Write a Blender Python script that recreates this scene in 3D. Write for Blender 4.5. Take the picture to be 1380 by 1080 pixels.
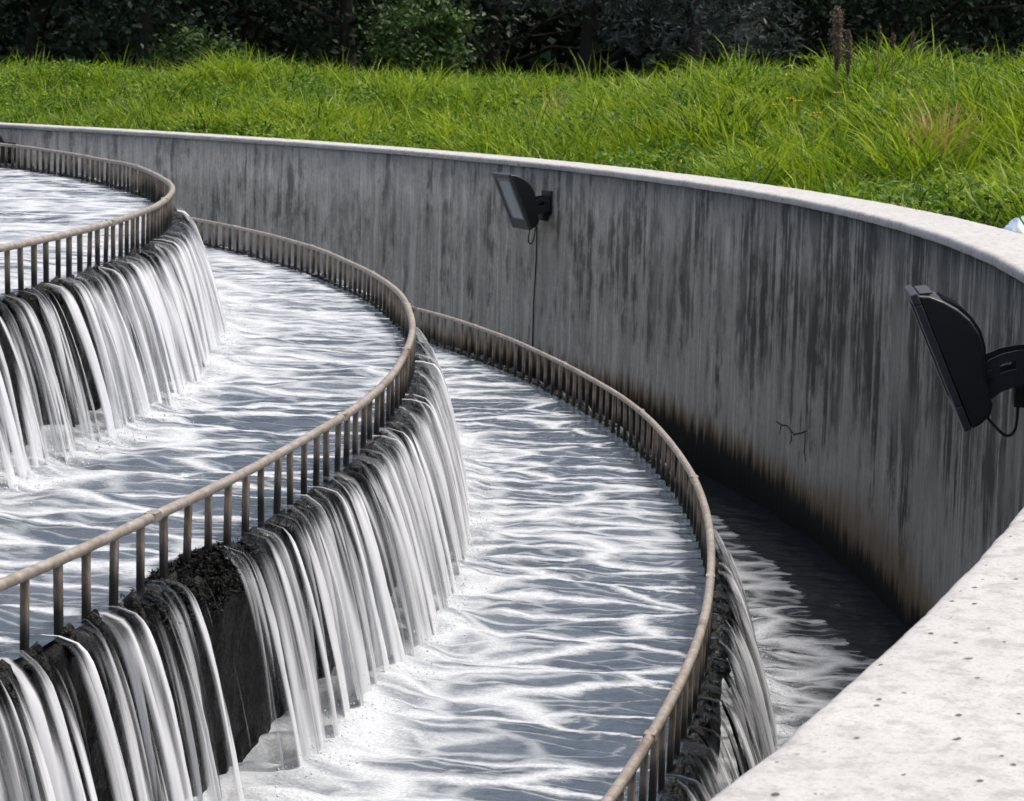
import bpy, math, random
import numpy as np
from mathutils import Matrix, Vector

# ------------------------------------------------------------------ scene, camera, sky, sun
scene = bpy.context.scene
for o in list(bpy.data.objects):
    bpy.data.objects.remove(o)
C = scene.collection

CAM = np.array([0.0, -22.744, 0.626])
RT = np.array([0.4685, -0.8831, 0.0262]); UP = np.array([0.1001, 0.0826, 0.9915]); FW = np.array([0.8778, 0.4619, -0.1271])
FPX = 3386.7
cd = bpy.data.cameras.new('camera'); cam = bpy.data.objects.new('camera', cd); C.objects.link(cam)
cam.matrix_world = Matrix(((RT[0], UP[0], -FW[0], CAM[0]), (RT[1], UP[1], -FW[1], CAM[1]),
                           (RT[2], UP[2], -FW[2], CAM[2]), (0, 0, 0, 1)))
cd.sensor_width = 36.0; cd.lens = FPX / 1380 * 36.0
cd.clip_start = 0.05; cd.clip_end = 3000
cd.dof.use_dof = True; cd.dof.focus_distance = 5.5; cd.dof.aperture_fstop = 30
scene.camera = cam

SUN_AZ = np.array([0.70, -0.71]); SUN_EL = math.radians(71)
world = bpy.data.worlds.new('World'); scene.world = world; world.use_nodes = True
wn = world.node_tree.nodes; wl = world.node_tree.links
bg = wn['Background']; sky = wn.new('ShaderNodeTexSky'); sky.sky_type = 'NISHITA'; sky.sun_disc = False
sky.sun_elevation = SUN_EL; sky.sun_rotation = math.atan2(SUN_AZ[0], SUN_AZ[1])
sky.air_density = 0.75; sky.dust_density = 8.0; sky.ozone_density = 1.0
wl.new(sky.outputs[0], bg.inputs[0]); bg.inputs[1].default_value = 0.15
sl = bpy.data.lights.new('sun', 'SUN'); sun = bpy.data.objects.new('sun', sl); C.objects.link(sun)
sl.energy = 1.25; sl.angle = math.radians(10); sl.color = (1.0, 0.975, 0.935)
sd = Vector((SUN_AZ[0] * math.cos(SUN_EL), SUN_AZ[1] * math.cos(SUN_EL), math.sin(SUN_EL)))
sun.rotation_euler = sd.to_track_quat('Z', 'Y').to_euler(); sun.location = (30, -30, 40)
vs = scene.view_settings
vs.view_transform = 'Standard'; vs.look = 'None'; vs.exposure = 0.62; vs.gamma = 1.0; vs.use_curve_mapping = False

cy = scene.cycles; cy.max_bounces = 6; cy.diffuse_bounces = 3; cy.glossy_bounces = 3; cy.transmission_bounces = 4; cy.transparent_max_bounces = 8
cy.use_adaptive_sampling = True; cy.adaptive_threshold = 0.025
cy.caustics_reflective = False; cy.caustics_refractive = False
# ------------------------------------------------------------------ numbers of the place (metres, wall top = 0)
RW, RWO = 22.0, 22.38                      # outer wall, inner and outer radius
RAIL = [18.498, 19.687, 20.931]            # comb railings
ZTOP = [0.018, -0.501, -1.064]             # their top
ZLIP = [-0.170, -0.700, -1.305]            # weir crests = water levels of the tiers
ZCH = -1.85                                # water in the outer channel
STEP = 0.5                                 # degrees between railing bars
rng = np.random.default_rng(7); random.seed(7)
D2R = math.pi / 180

# ------------------------------------------------------------------ helpers
def ray(u, v):
    d = FW + RT * (u - 690) / FPX - UP * (v - 540) / FPX
    return d
def on_cyl(u, v, R, far=True):             # where the sight line meets an upright cylinder
    d = ray(u, v); a = d[0]**2 + d[1]**2; b = 2 * (CAM[0]*d[0] + CAM[1]*d[1]); c = CAM[0]**2 + CAM[1]**2 - R*R
    s = math.sqrt(b*b - 4*a*c); t = (-b + s) / 2 / a if far else (-b - s) / 2 / a
    return CAM + d * t

def hsh(ix, iy, seed):
    h = (ix.astype(np.int64) * 374761393 + iy.astype(np.int64) * 668265263 + seed * 1442695041) & 0xffffffff
    h = ((h ^ (h >> 13)) * 1274126177) & 0xffffffff
    h = ((h ^ (h >> 16)) * 2246822519) & 0xffffffff
    return ((h ^ (h >> 15)) & 0xffffff) / float(0xffffff)
def vn(x, y, seed=0):
    x = np.asarray(x, float); y = np.asarray(y, float) + 0 * x; x = x + 0 * y
    ix = np.floor(x); iy = np.floor(y); fx = x - ix; fy = y - iy
    fx = fx*fx*fx*(fx*(fx*6-15)+10); fy = fy*fy*fy*(fy*(fy*6-15)+10)
    a = hsh(ix, iy, seed); b = hsh(ix+1, iy, seed); c = hsh(ix, iy+1, seed); d = hsh(ix+1, iy+1, seed)
    return (a*(1-fx)+b*fx)*(1-fy) + (c*(1-fx)+d*fx)*fy
def fbm(x, y, seed=0, octv=4, g=0.5):
    s = 0; a = 1; t = 0
    for i in range(octv):
        s = s + a * vn(x * 2**i, y * 2**i, seed + 17*i); t += a; a *= g
    return s / t
def smooth(a, b, x):
    t = np.clip((x - a) / (b - a), 0, 1); return t*t*(3-2*t)

def tag(o, label=None, cat=None, group=None, kind=None):
    if label: o['label'] = label
    if cat: o['category'] = cat
    if group: o['group'] = group
    if kind: o['kind'] = kind
    return o
def link(name, me, mat=None, parent=None):
    o = bpy.data.objects.new(name, me); C.objects.link(o)
    if mat is not None and not me.materials: me.materials.append(mat)
    if parent is not None: o.parent = parent
    return o
def empty(name, loc=(0, 0, 0), rz=0):
    o = bpy.data.objects.new(name, None); C.objects.link(o); o.location = loc; o.rotation_euler = (0, 0, rz)
    o.empty_display_size = 0.1
    return o
def mesh_np(name, V, F, uv=None, attrs=None, smooth_=True):
    """V (n,3); F (m,k) array of equal polygons; uv per vertex (n,2)"""
    V = np.ascontiguousarray(V, np.float32); F = np.ascontiguousarray(F, np.int32)
    me = bpy.data.meshes.new(name); k = F.shape[1]
    me.vertices.add(len(V)); me.vertices.foreach_set('co', V.ravel())
    me.loops.add(F.size); me.loops.foreach_set('vertex_index', F.ravel())
    me.polygons.add(len(F)); me.polygons.foreach_set('loop_start', np.arange(0, F.size, k, dtype=np.int32))
    me.polygons.foreach_set('use_smooth', np.full(len(F), smooth_, bool))
    if uv is not None:
        l = me.uv_layers.new(name='UVMap'); l.data.foreach_set('uv', np.ascontiguousarray(uv[F.ravel()], np.float32).ravel())
    for n, a in (attrs or {}).items():
        at = me.attributes.new(n, 'FLOAT', 'POINT'); at.data.foreach_set('value', np.ascontiguousarray(a, np.float32))
    me.update(calc_edges=True); me.validate()
    return me
def grid_faces(n, m, wrap=False):
    i = np.arange(n if wrap else n - 1)[:, None]; j = np.arange(m - 1)[None, :]
    a = i*m + j; b = ((i+1) % n)*m + j
    return np.stack([a, b, b+1, a+1], -1).reshape(-1, 4)
def thetas(bands, default=0.5):
    """angles (deg) round the whole circle, finer in the given bands [(a,b,step)]"""
    out = []; a = -180.0
    for (x, y, s) in sorted(bands):
        if x > a: out.append(np.arange(a, x, default))
        out.append(np.arange(x, y, s)); a = y
    out.append(np.arange(a, 180.0, default))
    return np.concatenate(out)

class MB:                                   # small mixed-polygon mesh collector
    def __init__(s): s.v = []; s.f = []
    def add(s, vs_, fs_):
        b = len(s.v); s.v += [tuple(v) for v in vs_]; s.f += [tuple(i + b for i in f) for f in fs_]
    def box(s, c, d, rot=None):
        x, y, z = d[0]/2, d[1]/2, d[2]/2
        pts = [(-x,-y,-z),(x,-y,-z),(x,y,-z),(-x,y,-z),(-x,-y,z),(x,-y,z),(x,y,z),(-x,y,z)]
        if rot is not None: pts = [tuple(rot @ Vector(p)) for p in pts]
        s.add([(p[0]+c[0], p[1]+c[1], p[2]+c[2]) for p in pts], [(0,3,2,1),(4,5,6,7),(0,1,5,4),(1,2,6,5),(2,3,7,6),(3,0,4,7)])
    def tube(s, pts, r, n=8):
        pts = [Vector(p) for p in pts]; rs = r if hasattr(r, '__len__') else [r]*len(pts); vv = []; ff = []
        for i, p in enumerate(pts):
            d = (pts[min(i+1, len(pts)-1)] - pts[max(i-1, 0)]).normalized()
            a = d.cross(Vector((0.13, 0.31, 0.94))); a = a if a.length > 1e-4 else d.cross(Vector((1, 0, 0)))
            a.normalize(); b = d.cross(a)
            for k in range(n):
                t = 2*math.pi*k/n; vv.append(p + (a*math.cos(t) + b*math.sin(t))*rs[i])
        for i in range(len(pts)-1):
            for k in range(n):
                ff.append((i*n+k, i*n+(k+1) % n, (i+1)*n+(k+1) % n, (i+1)*n+k))
        ff.append(tuple(range(n))[::-1]); ff.append(tuple((len(pts)-1)*n + k for k in range(n)))
        s.add(vv, ff)
    def prism(s, prof, y0, y1):             # profile in XZ swept along Y
        n = len(prof); vv = [(p[0], y0, p[1]) for p in prof] + [(p[0], y1, p[1]) for p in prof]
        ff = [tuple(range(n)), tuple(range(2*n-1, n-1, -1))] + [(i, i+n, (i+1) % n + n, (i+1) % n) for i in range(n)]
        s.add(vv, ff)
    def build(s, name, mat, parent=None, smooth_=False, bevel=0, seg=2):
        me = bpy.data.meshes.new(name); me.from_pydata(s.v, [], s.f); me.update()
        me.polygons.foreach_set('use_smooth', [smooth_]*len(me.polygons))
        o = link(name, me, mat, parent)
        if bevel:
            m = o.modifiers.new('bevel', 'BEVEL'); m.width = bevel; m.segments = seg; m.limit_method = 'ANGLE'
            m.angle_limit = math.radians(35)
        return o

# ------------------------------------------------------------------ material helpers
class NT:
    def __init__(s, name):
        s.m = bpy.data.materials.new(name); s.m.use_nodes = True
        s.t = s.m.node_tree; s.n = s.t.nodes; s.n.clear()
        s.out = s.n.new('ShaderNodeOutputMaterial')
    def node(s, typ, ins=None, **kw):
        nd = s.n.new(typ)
        for k, v in kw.items(): setattr(nd, k, v)
        for k, v in (ins or {}).items(): s.set(nd, k, v)
        return nd
    def set(s, nd, k, v):
        sock = nd.inputs[k]
        if isinstance(v, bpy.types.NodeSocket): s.t.links.new(v, sock)
        else: sock.default_value = v
    def uv(s): return s.node('ShaderNodeUVMap', uv_map='UVMap').outputs[0]
    def attr(s, n): return s.node('ShaderNodeAttribute', attribute_name=n).outputs['Fac']
    def obj(s): return s.node('ShaderNodeTexCoord').outputs['Object']
    def geo(s): return s.node('ShaderNodeNewGeometry').outputs['Position']
    def scale(s, vec, sc, loc=(0, 0, 0)): return s.node('ShaderNodeMapping', {'Vector': vec, 'Scale': sc, 'Location': loc}).outputs[0]
    def noise(s, vec, sc=1.0, det=3.0, rough=0.5, dist=0.0):
        return s.node('ShaderNodeTexNoise', {'Vector': vec, 'Scale': sc, 'Detail': det, 'Roughness': rough, 'Distortion': dist}).outputs[0]
    def math(s, op, a, b=0.0, c=0.0, clamp=False):
        nd = s.node('ShaderNodeMath', operation=op, use_clamp=clamp)
        s.set(nd, 0, a); s.set(nd, 1, b); s.set(nd, 2, c); return nd.outputs[0]
    def rng(s, v, a, b, lo=0.0, hi=1.0, interp='SMOOTHSTEP'):
        return s.node('ShaderNodeMapRange', {'Value': v, 'From Min': a, 'From Max': b, 'To Min': lo, 'To Max': hi}, interpolation_type=interp).outputs[0]
    def mix(s, f, a, b, blend='MIX'):
        nd = s.node('ShaderNodeMix', data_type='RGBA', blend_type=blend)
        s.set(nd, 0, f); s.set(nd, 6, (*a, 1) if isinstance(a, tuple) else a); s.set(nd, 7, (*b, 1) if isinstance(b, tuple) else b)
        return nd.outputs[2]
    def bump(s, h, dist=0.01, st=1.0, normal=None):
        nd = s.node('ShaderNodeBump', {'Height': h, 'Distance': dist, 'Strength': st})
        if normal is not None: s.set(nd, 'Normal', normal)
        return nd.outputs[0]
    def sep(s, v): return s.node('ShaderNodeSeparateXYZ', {0: v}).outputs
    def principled(s, **kw):
        nd = s.node('ShaderNodeBsdfPrincipled')
        for k, v in kw.items():
            k = k.replace('_', ' ')
            s.set(nd, k, (*v, 1) if isinstance(v, tuple) and len(v) == 3 and k.endswith('Color') else v)
        return nd.outputs[0]
    def done(s, sh):
        s.t.links.new(sh, s.out.inputs[0]); return s.m

# ---- concrete of the outer wall's inner face: UV = (arc metres, height)
def mat_wall():
    t = NT('stained_concrete'); uv = t.uv(); sx, sy, _ = t.sep(uv)
    fine = t.noise(t.scale(uv, (30, 30, 1)), 1.0, 5, 0.6)
    cloud = t.noise(t.scale(uv, (1.1, 1.3, 1)), 1.0, 4, 0.6)
    st1 = t.noise(t.scale(uv, (5.0, 0.22, 1)), 1.0, 4, 0.62, 0.25)
    st2 = t.noise(t.scale(uv, (17.0, 0.5, 1), (3, 5, 0)), 1.0, 4, 0.65, 0.35)
    st3 = t.noise(t.scale(uv, (40.0, 3.0, 1), (7, 1, 0)), 1.0, 3, 0.6, 0.2)
    brk = t.noise(t.scale(uv, (8.0, 4.0, 1), (1, 9, 0)), 1.0, 5, 0.7)
    wet = t.rng(sx, -25.5, -8.0, 1.0, 0.0)                         # heavier run-off stains, plus painted-in shade, towards the near end
    s = t.math('ADD', t.math('MULTIPLY', st1, 0.5), t.math('MULTIPLY', st2, 0.38))
    s = t.math('ADD', s, t.math('MULTIPLY', st3, 0.17))
    s = t.math('ADD', s, t.math('MULTIPLY', t.math('SUBTRACT', brk, 0.5), 0.40))
    # streaks run down from the coping and thin out about a metre below
    low = t.math('ADD', t.rng(sy, -1.55, -0.75, 0.0, 1.0), 0.0)
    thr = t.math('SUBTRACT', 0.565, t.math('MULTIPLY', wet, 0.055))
    thr = t.math('ADD', thr, t.math('MULTIPLY', t.math('SUBTRACT', 1.0, low), 0.10))
    m = t.node('ShaderNodeMapRange', {'Value': s, 'From Min': t.math('SUBTRACT', thr, 0.08), 'From Max': t.math('ADD', thr, 0.045)}, interpolation_type='SMOOTHSTEP').outputs[0]
    lip = t.math('MULTIPLY', t.rng(sy, -0.42, -0.055, 0.0, 1.0), t.rng(st2, 0.36, 0.62, 0.0, 1.0))
    pat = t.noise(t.scale(uv, (1.6, 1.0, 1), (2, 7, 0)), 1.0, 3, 0.6)
    m = t.math('MULTIPLY', m, t.rng(pat, 0.34, 0.58, 0.40, 1.0))
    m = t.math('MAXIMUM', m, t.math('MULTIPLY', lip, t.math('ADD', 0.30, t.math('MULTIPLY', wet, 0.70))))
    dl = t.noise(t.scale(uv, (26.0, 0.16, 1), (9, 4, 0)), 1.0, 2, 0.5, 0.1); dl2 = t.noise(t.scale(uv, (62.0, 0.5, 1), (2, 8, 0)), 1.0, 3, 0.6)
    drip = t.math('MULTIPLY', t.math('MAXIMUM', t.rng(dl, 0.60, 0.66), t.rng(dl2, 0.58, 0.66, 0.0, 0.8)), t.rng(t.math('ADD', sy, t.math('MULTIPLY', pat, 1.2)), -0.95, -0.35, 0.0, 0.85))
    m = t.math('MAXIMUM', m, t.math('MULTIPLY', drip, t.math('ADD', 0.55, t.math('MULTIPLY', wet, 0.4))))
    base = t.mix(cloud, (0.46, 0.440, 0.378), (0.68, 0.655, 0.57))
    base = t.mix(t.rng(fine, 0.3, 0.75, 0.0, 0.35), base, (0.18, 0.175, 0.16))
    light = t.math('ADD', t.rng(st2, 0.52, 0.64, 0.0, 0.55), t.rng(st1, 0.50, 0.66, 0.0, 0.4), clamp=True)
    base = t.mix(light, base, (0.70, 0.68, 0.61))
    soft = t.math('ADD', t.math('MULTIPLY', st2, 0.6), t.math('MULTIPLY', st3, 0.4))
    base = t.mix(t.rng(soft, 0.40, 0.56, 0.48, 0.0), base, (0.13, 0.128, 0.108))
    base = t.mix(t.math('MULTIPLY', wet, 0.60), base, (0.12, 0.12, 0.10))  # shade of the near end painted into the base colour
    dirt = t.mix(brk, (0.008, 0.009, 0.007), (0.030, 0.032, 0.024))
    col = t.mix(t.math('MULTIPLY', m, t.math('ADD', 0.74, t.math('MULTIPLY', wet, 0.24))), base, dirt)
    # algae line above the channel water
    ser = t.noise(t.scale(uv, (11.0, 1.2, 1), (4, 2, 0)), 1.0, 5, 0.7)
    edge = t.math('ADD', sy, t.math('MULTIPLY', t.math('SUBTRACT', ser, 0.5), 0.55))
    top = t.rng(sx, -23.0, -17.0, -1.70, -1.49, interp='LINEAR')
    e2 = t.math('SUBTRACT', edge, top)
    zone = t.math('MULTIPLY', t.rng(sx, -24.2, -22.6, 0.0, 1.0), t.rng(sx, -22.0, -20.6, 1.0, 0.0))
    fr = t.node('ShaderNodeMapRange', {'Value': e2, 'From Min': -0.02, 'From Max': t.math('ADD', 0.12, t.math('MULTIPLY', zone, 0.28)), 'To Min': 1.0, 'To Max': 0.0}, interpolation_type='SMOOTHSTEP').outputs[0]
    col = t.mix(t.math('MULTIPLY', fr, 0.85), col, t.mix(ser, (0.05, 0.034, 0.011), (0.20, 0.125, 0.045)))
    col = t.mix(t.rng(e2, -0.09, 0.03, 1.0, 0.0), col, (0.003, 0.003, 0.0025))
    b = t.math('ADD', t.math('MULTIPLY', fine, 0.5), t.math('MULTIPLY', st2, 0.7))
    rough = t.mix(fr, (0.85, 0.85, 0.85), (0.6, 0.6, 0.6))
    return t.done(t.principled(Base_Color=col, Roughness=rough, Specular_IOR_Level=t.rng(e2, -0.1, 0.1, 0.12, 0.4), Normal=t.bump(b, 0.006, 0.7)))

# ---- top of the wall: bleached, pitted concrete. UV = (arc, radial)
def mat_coping():
    t = NT('bleached_concrete'); uv = t.uv(); p = t.geo()
    big = t.noise(p, 3.5, 4, 0.6); mid = t.noise(p, 22, 5, 0.7); fine = t.noise(p, 160, 4, 0.7)
    grain = t.noise(p, 420, 2, 0.6)
    col = t.mix(big, (0.345, 0.35, 0.345), (0.47, 0.474, 0.468))
    col = t.mix(t.rng(mid, 0.44, 0.66, 0.0, 0.75), col, (0.255, 0.255, 0.243))
    col = t.mix(t.rng(fine, 0.52, 0.68, 0.0, 0.6), col, (0.19, 0.188, 0.178))
    col = t.mix(t.rng(grain, 0.54, 0.70, 0.0, 0.55), col, (0.26, 0.25, 0.24))
    # sparse pits, stretched
    def pits(sc, thr, chance, seed):
        v = t.node('ShaderNodeTexVoronoi', {'Vector': t.scale(uv, (sc, sc*1.9, 1), (seed, seed*2, 0)), 'Scale': 1.0, 'Randomness': 1.0})
        d = t.math('ADD', v.outputs['Distance'], t.math('MULTIPLY', t.math('SUBTRACT', t.noise(p, 75, 3, 0.6), 0.5), 0.22))
        r = t.sep(v.outputs['Color'])[0]
        sz = t.math('MULTIPLY', r, thr)
        inside = t.node('ShaderNodeMapRange', {'Value': d, 'From Min': t.math('MULTIPLY', sz, 0.6), 'From Max': sz, 'To Min': 1.0, 'To Max': 0.0}).outputs[0]
        return t.math('MULTIPLY', inside, t.math('GREATER_THAN', t.sep(v.outputs['Color'])[1], 1 - chance))
    pt = t.math('MAXIMUM', t.math('MAXIMUM', pits(9, 0.15, 0.55, 3.1), pits(5, 0.07, 0.7, 6.3)), pits(30, 0.26, 0.4, 8.7))
    col = t.mix(t.math('MULTIPLY', pt, 0.9), col, (0.035, 0.032, 0.028))
    lines = t.noise(t.scale(uv, (0.9, 34, 1)), 1.0, 3, 0.6)
    col = t.mix(t.rng(lines, 0.60, 0.78, 0.0, 0.22), col, (0.35, 0.33, 0.31))
    h = t.math('ADD', t.math('MULTIPLY', mid, 0.6), t.math('ADD', t.math('MULTIPLY', fine, 0.35), t.math('MULTIPLY', grain, 0.15)))
    h = t.math('SUBTRACT', h, t.math('MULTIPLY', pt, 1.0))
    return t.done(t.principled(Base_Color=col, Roughness=0.9, Normal=t.bump(h, 0.004, 0.8)))

# ---- water with foam. UV = (radius, arc); attribute dens = how much froth lies there
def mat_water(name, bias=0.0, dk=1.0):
    t = NT(name); uv = t.uv(); dens = t.attr('dens')
    warp = t.node('ShaderNodeTexNoise', {'Vector': t.scale(uv, (1.5, 2.1, 1)), 'Scale': 1.0, 'Detail': 2.0}).outputs['Color']
    wv = t.node('ShaderNodeVectorMath', {0: uv}, operation='ADD')
    off = t.node('ShaderNodeVectorMath', {0: warp}, operation='SCALE'); t.set(off, 'Scale', 0.42)
    t.set(wv, 1, off.outputs[0]); w = wv.outputs[0]
    cloud = t.noise(t.scale(w, (1.1, 2.0, 1), (11, 3, 0)), 1.0, 4, 0.6)
    fine = t.noise(t.scale(uv, (22, 40, 1)), 1.0, 4, 0.65)
    bub = t.noise(t.scale(uv, (90, 130, 1)), 1.0, 3, 0.6)
    dn = t.math('ADD', dens, t.math('ADD', t.math('MULTIPLY', t.math('SUBTRACT', cloud, 0.5), 1.1), bias))
    def web(sx, sy, seed, lo, hi):                     # froth gathers along the borders of drifting cells
        v = t.node('ShaderNodeTexVoronoi', {'Vector': t.scale(w, (sx, sy, 1), (seed, seed*1.7, 0)), 'Scale': 1.0, 'Randomness': 1.0}, feature='DISTANCE_TO_EDGE', voronoi_dimensions='2D')
        d = t.math('ADD', v.outputs['Distance'], t.math('MULTIPLY', t.math('SUBTRACT', fine, 0.5), 0.20))
        wid = t.math('MULTIPLY', t.rng(dn, 0.0, 1.0, lo, hi, interp='LINEAR'), t.rng(dn, -0.55, -0.1, 0.001, 1.0))
        return t.node('ShaderNodeMapRange', {'Value': d, 'From Min': t.math('MULTIPLY', wid, -0.1), 'From Max': t.math('MULTIPLY', wid, 1.35), 'To Min': 1.0, 'To Max': 0.0}, interpolation_type='SMOOTHSTEP').outputs[0]
    w1 = web(1.35, 3.3, 2.0, 0.05, 0.40); w2 = web(3.2, 8.5, 9.0, 0.02, 0.46)
    milk = t.math('MULTIPLY', t.rng(dn, 0.15, 0.95), t.rng(fine, 0.30, 0.62, 0.35, 1.0))
    f = t.math('MAXIMUM', w1, t.math('MULTIPLY', w2, t.rng(dn, 0.05, 0.6, 0.25, 0.85)))
    foam = t.math('MAXIMUM', f, t.math('MULTIPLY', milk, 0.66))
    rip = t.noise(t.scale(uv, (9, 16, 1)), 1.0, 4, 0.6, 0.3)
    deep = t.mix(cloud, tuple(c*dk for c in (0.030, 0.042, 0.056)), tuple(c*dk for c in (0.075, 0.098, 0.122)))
    f = t.math('MULTIPLY', f, t.rng(dn, -0.5, -0.1)); foam = t.math('MULTIPLY', foam, t.rng(dn, -0.5, -0.1))
    white = t.mix(t.rng(bub, 0.35, 0.7), (0.36, 0.395, 0.42), (0.54, 0.565, 0.58))
    col = t.mix(foam, deep, white)
    ro = t.math('ADD', 0.16, t.math('MULTIPLY', foam, 0.5))
    h = t.math('ADD', t.math('MULTIPLY', foam, 0.55), t.math('ADD', t.math('MULTIPLY', rip, 0.9), t.math('MULTIPLY', fine, 0.18)))
    return t.done(t.principled(Base_Color=col, Roughness=ro, IOR=1.33, Normal=t.bump(h, 0.014, 0.8)))

# ---- falling water. UV = (arc, fall metres); attrs cover, white
def mat_fall():
    t = NT('falling_water'); uv = t.uv(); cov = t.attr('cover'); wh = t.attr('white')
    s1 = t.noise(t.scale(uv, (21, 0.6, 1)), 1.0, 2.5, 0.45, 0.15)
    s2 = t.noise(t.scale(uv, (120, 2.2, 1), (5, 2, 0)), 1.0, 3, 0.6)
    s = t.math('ADD', t.math('MULTIPLY', s1, 0.90), t.math('MULTIPLY', s2, 0.10))
    a = t.math('ADD', cov, t.math('MULTIPLY', t.math('SUBTRACT', s, 0.5), 1.6))
    a = t.rng(a, 0.28, 0.72, 0.0, 1.0)
    w = t.math('ADD', wh, t.math('MULTIPLY', t.math('SUBTRACT', s, 0.52), 2.8))
    w = t.rng(w, 0.15, 1.05)
    col = t.mix(w, (0.030, 0.042, 0.052), (0.82, 0.85, 0.88))
    ro = t.math('ADD', 0.14, t.math('MULTIPLY', w, 0.34))
    al = t.math('MULTIPLY', a, t.math('ADD', 0.16, t.math('MULTIPLY', w, 0.84)), clamp=True)
    pr = t.principled(Base_Color=col, Roughness=ro, IOR=1.33, Alpha=al, Normal=t.bump(s, 0.010, 0.6))
    tl = t.node('ShaderNodeBsdfTranslucent', {'Color': (0.85, 0.88, 0.9, 1)}).outputs[0]
    tr = t.node('ShaderNodeBsdfTransparent').outputs[0]
    ta = t.node('ShaderNodeMixShader', {0: al, 1: tr, 2: tl}).outputs[0]
    mx = t.node('ShaderNodeMixShader', {0: t.math('MULTIPLY', w, 0.28), 1: pr, 2: ta}).outputs[0]
    return t.done(mx)

def mat_weir():
    t = NT('wet_slimy_concrete'); uv = t.uv(); p = t.geo()
    n = t.noise(t.scale(uv, (9, 2.2, 1)), 1.0, 4, 0.65, 0.3); f = t.noise(p, 55, 4, 0.65); g = t.noise(p, 9, 4, 0.6)
    col = t.mix(t.rng(n, 0.40, 0.72), (0.0025, 0.0025, 0.0025), (0.017, 0.0175, 0.0175))
    col = t.mix(t.rng(g, 0.55, 0.72, 0.0, 0.6), col, (0.012, 0.013, 0.005))
    return t.done(t.principled(Base_Color=col, Specular_IOR_Level=0.12, Roughness=t.rng(f, 0.3, 0.7, 0.25, 0.6), Normal=t.bump(f, 0.012, 0.9)))
def mat_moss():
    t = NT('black_algae'); p = t.geo(); f = t.noise(p, 70, 4, 0.65); g = t.noise(p, 14, 3, 0.6)
    col = t.mix(t.rng(f, 0.4, 0.7), (0.002, 0.0024, 0.002), (0.008, 0.008, 0.005))
    col = t.mix(t.rng(g, 0.66, 0.78, 0.0, 0.6), col, (0.022, 0.025, 0.008))
    return t.done(t.principled(Base_Color=col, Specular_IOR_Level=0.22, Roughness=0.28, Normal=t.bump(f, 0.012, 1.0)))
def mat_bar():
    t = NT('weathered_metal_bar'); o = t.obj(); x, y, z = t.sep(o)
    rnd = t.node('ShaderNodeObjectInfo').outputs['Random']
    ofs = t.node('ShaderNodeCombineXYZ', {0: t.math('MULTIPLY', rnd, 40.0)}).outputs[0]
    pv = t.node('ShaderNodeVectorMath', {0: o, 1: ofs}, operation='ADD').outputs[0]
    n = t.noise(t.scale(pv, (60, 60, 18)), 1.0, 4, 0.65); n2 = t.noise(t.scale(pv, (14, 14, 9)), 1.0, 3, 0.6)
    col = t.mix(t.rng(n, 0.3, 0.75), (0.13, 0.105, 0.078), (0.30, 0.255, 0.20))
    col = t.mix(t.rng(n2, 0.5, 0.75, 0.0, 0.7), col, (0.085, 0.06, 0.040))
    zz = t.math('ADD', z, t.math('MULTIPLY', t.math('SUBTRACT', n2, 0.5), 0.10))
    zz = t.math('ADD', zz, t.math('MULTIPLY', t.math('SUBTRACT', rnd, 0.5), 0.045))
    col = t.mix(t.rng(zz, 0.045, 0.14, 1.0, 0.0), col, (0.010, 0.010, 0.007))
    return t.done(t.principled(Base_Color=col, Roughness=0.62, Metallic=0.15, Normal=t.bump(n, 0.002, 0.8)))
def mat_rail():
    t = NT('weathered_metal_rail'); p = t.geo()
    n = t.noise(p, 35, 5, 0.65); n2 = t.noise(p, 5, 3, 0.6)
    col = t.mix(t.rng(n, 0.3, 0.75), (0.19, 0.165, 0.135), (0.37, 0.335, 0.29))
    col = t.mix(t.rng(n2, 0.5, 0.75, 0.0, 0.55), col, (0.16, 0.125, 0.09))
    n3 = t.noise(p, 2.2, 5, 0.7); col = t.mix(t.rng(n3, 0.56, 0.68, 0.0, 0.7), col, (0.11, 0.075, 0.048))
    return t.done(t.principled(Base_Color=col, Roughness=0.5, Metallic=0.2, Normal=t.bump(n, 0.002, 0.7)))
def mat_plain(name, col, rough=0.5, metal=0.0, var=0.25, sc=30, **kw):
    t = NT(name); n = t.noise(t.geo(), sc, 4, 0.6)
    c = t.mix(n, tuple(c*(1-var) for c in col), tuple(min(1, c*(1+var)) for c in col))
    return t.done(t.principled(Base_Color=c, Roughness=rough, Metallic=metal, Normal=t.bump(n, 0.002, 0.4), **kw))
def mat_leaf(name, dark, mid, light, trans=0.35, rough=0.5):
    t = NT(name); a = t.attr('tint')
    col = t.mix(t.rng(a, 0.0, 0.5, interp='LINEAR'), dark, mid); col = t.mix(t.rng(a, 0.5, 1.0, interp='LINEAR'), col, light)
    pr = t.principled(Base_Color=col, Roughness=rough, Specular_IOR_Level=0.28)
    tl = t.node('ShaderNodeBsdfTranslucent', {'Color': col}).outputs[0]
    return t.done(t.node('ShaderNodeMixShader', {0: trans, 1: pr, 2: tl}).outputs[0])

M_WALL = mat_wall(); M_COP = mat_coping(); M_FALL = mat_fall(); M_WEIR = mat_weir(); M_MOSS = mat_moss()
M_BAR = mat_bar(); M_RAIL = mat_rail()

M_SPRAY = mat_plain('spray_drops', (0.6, 0.63, 0.65), 0.25, 0, 0.1)
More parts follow.
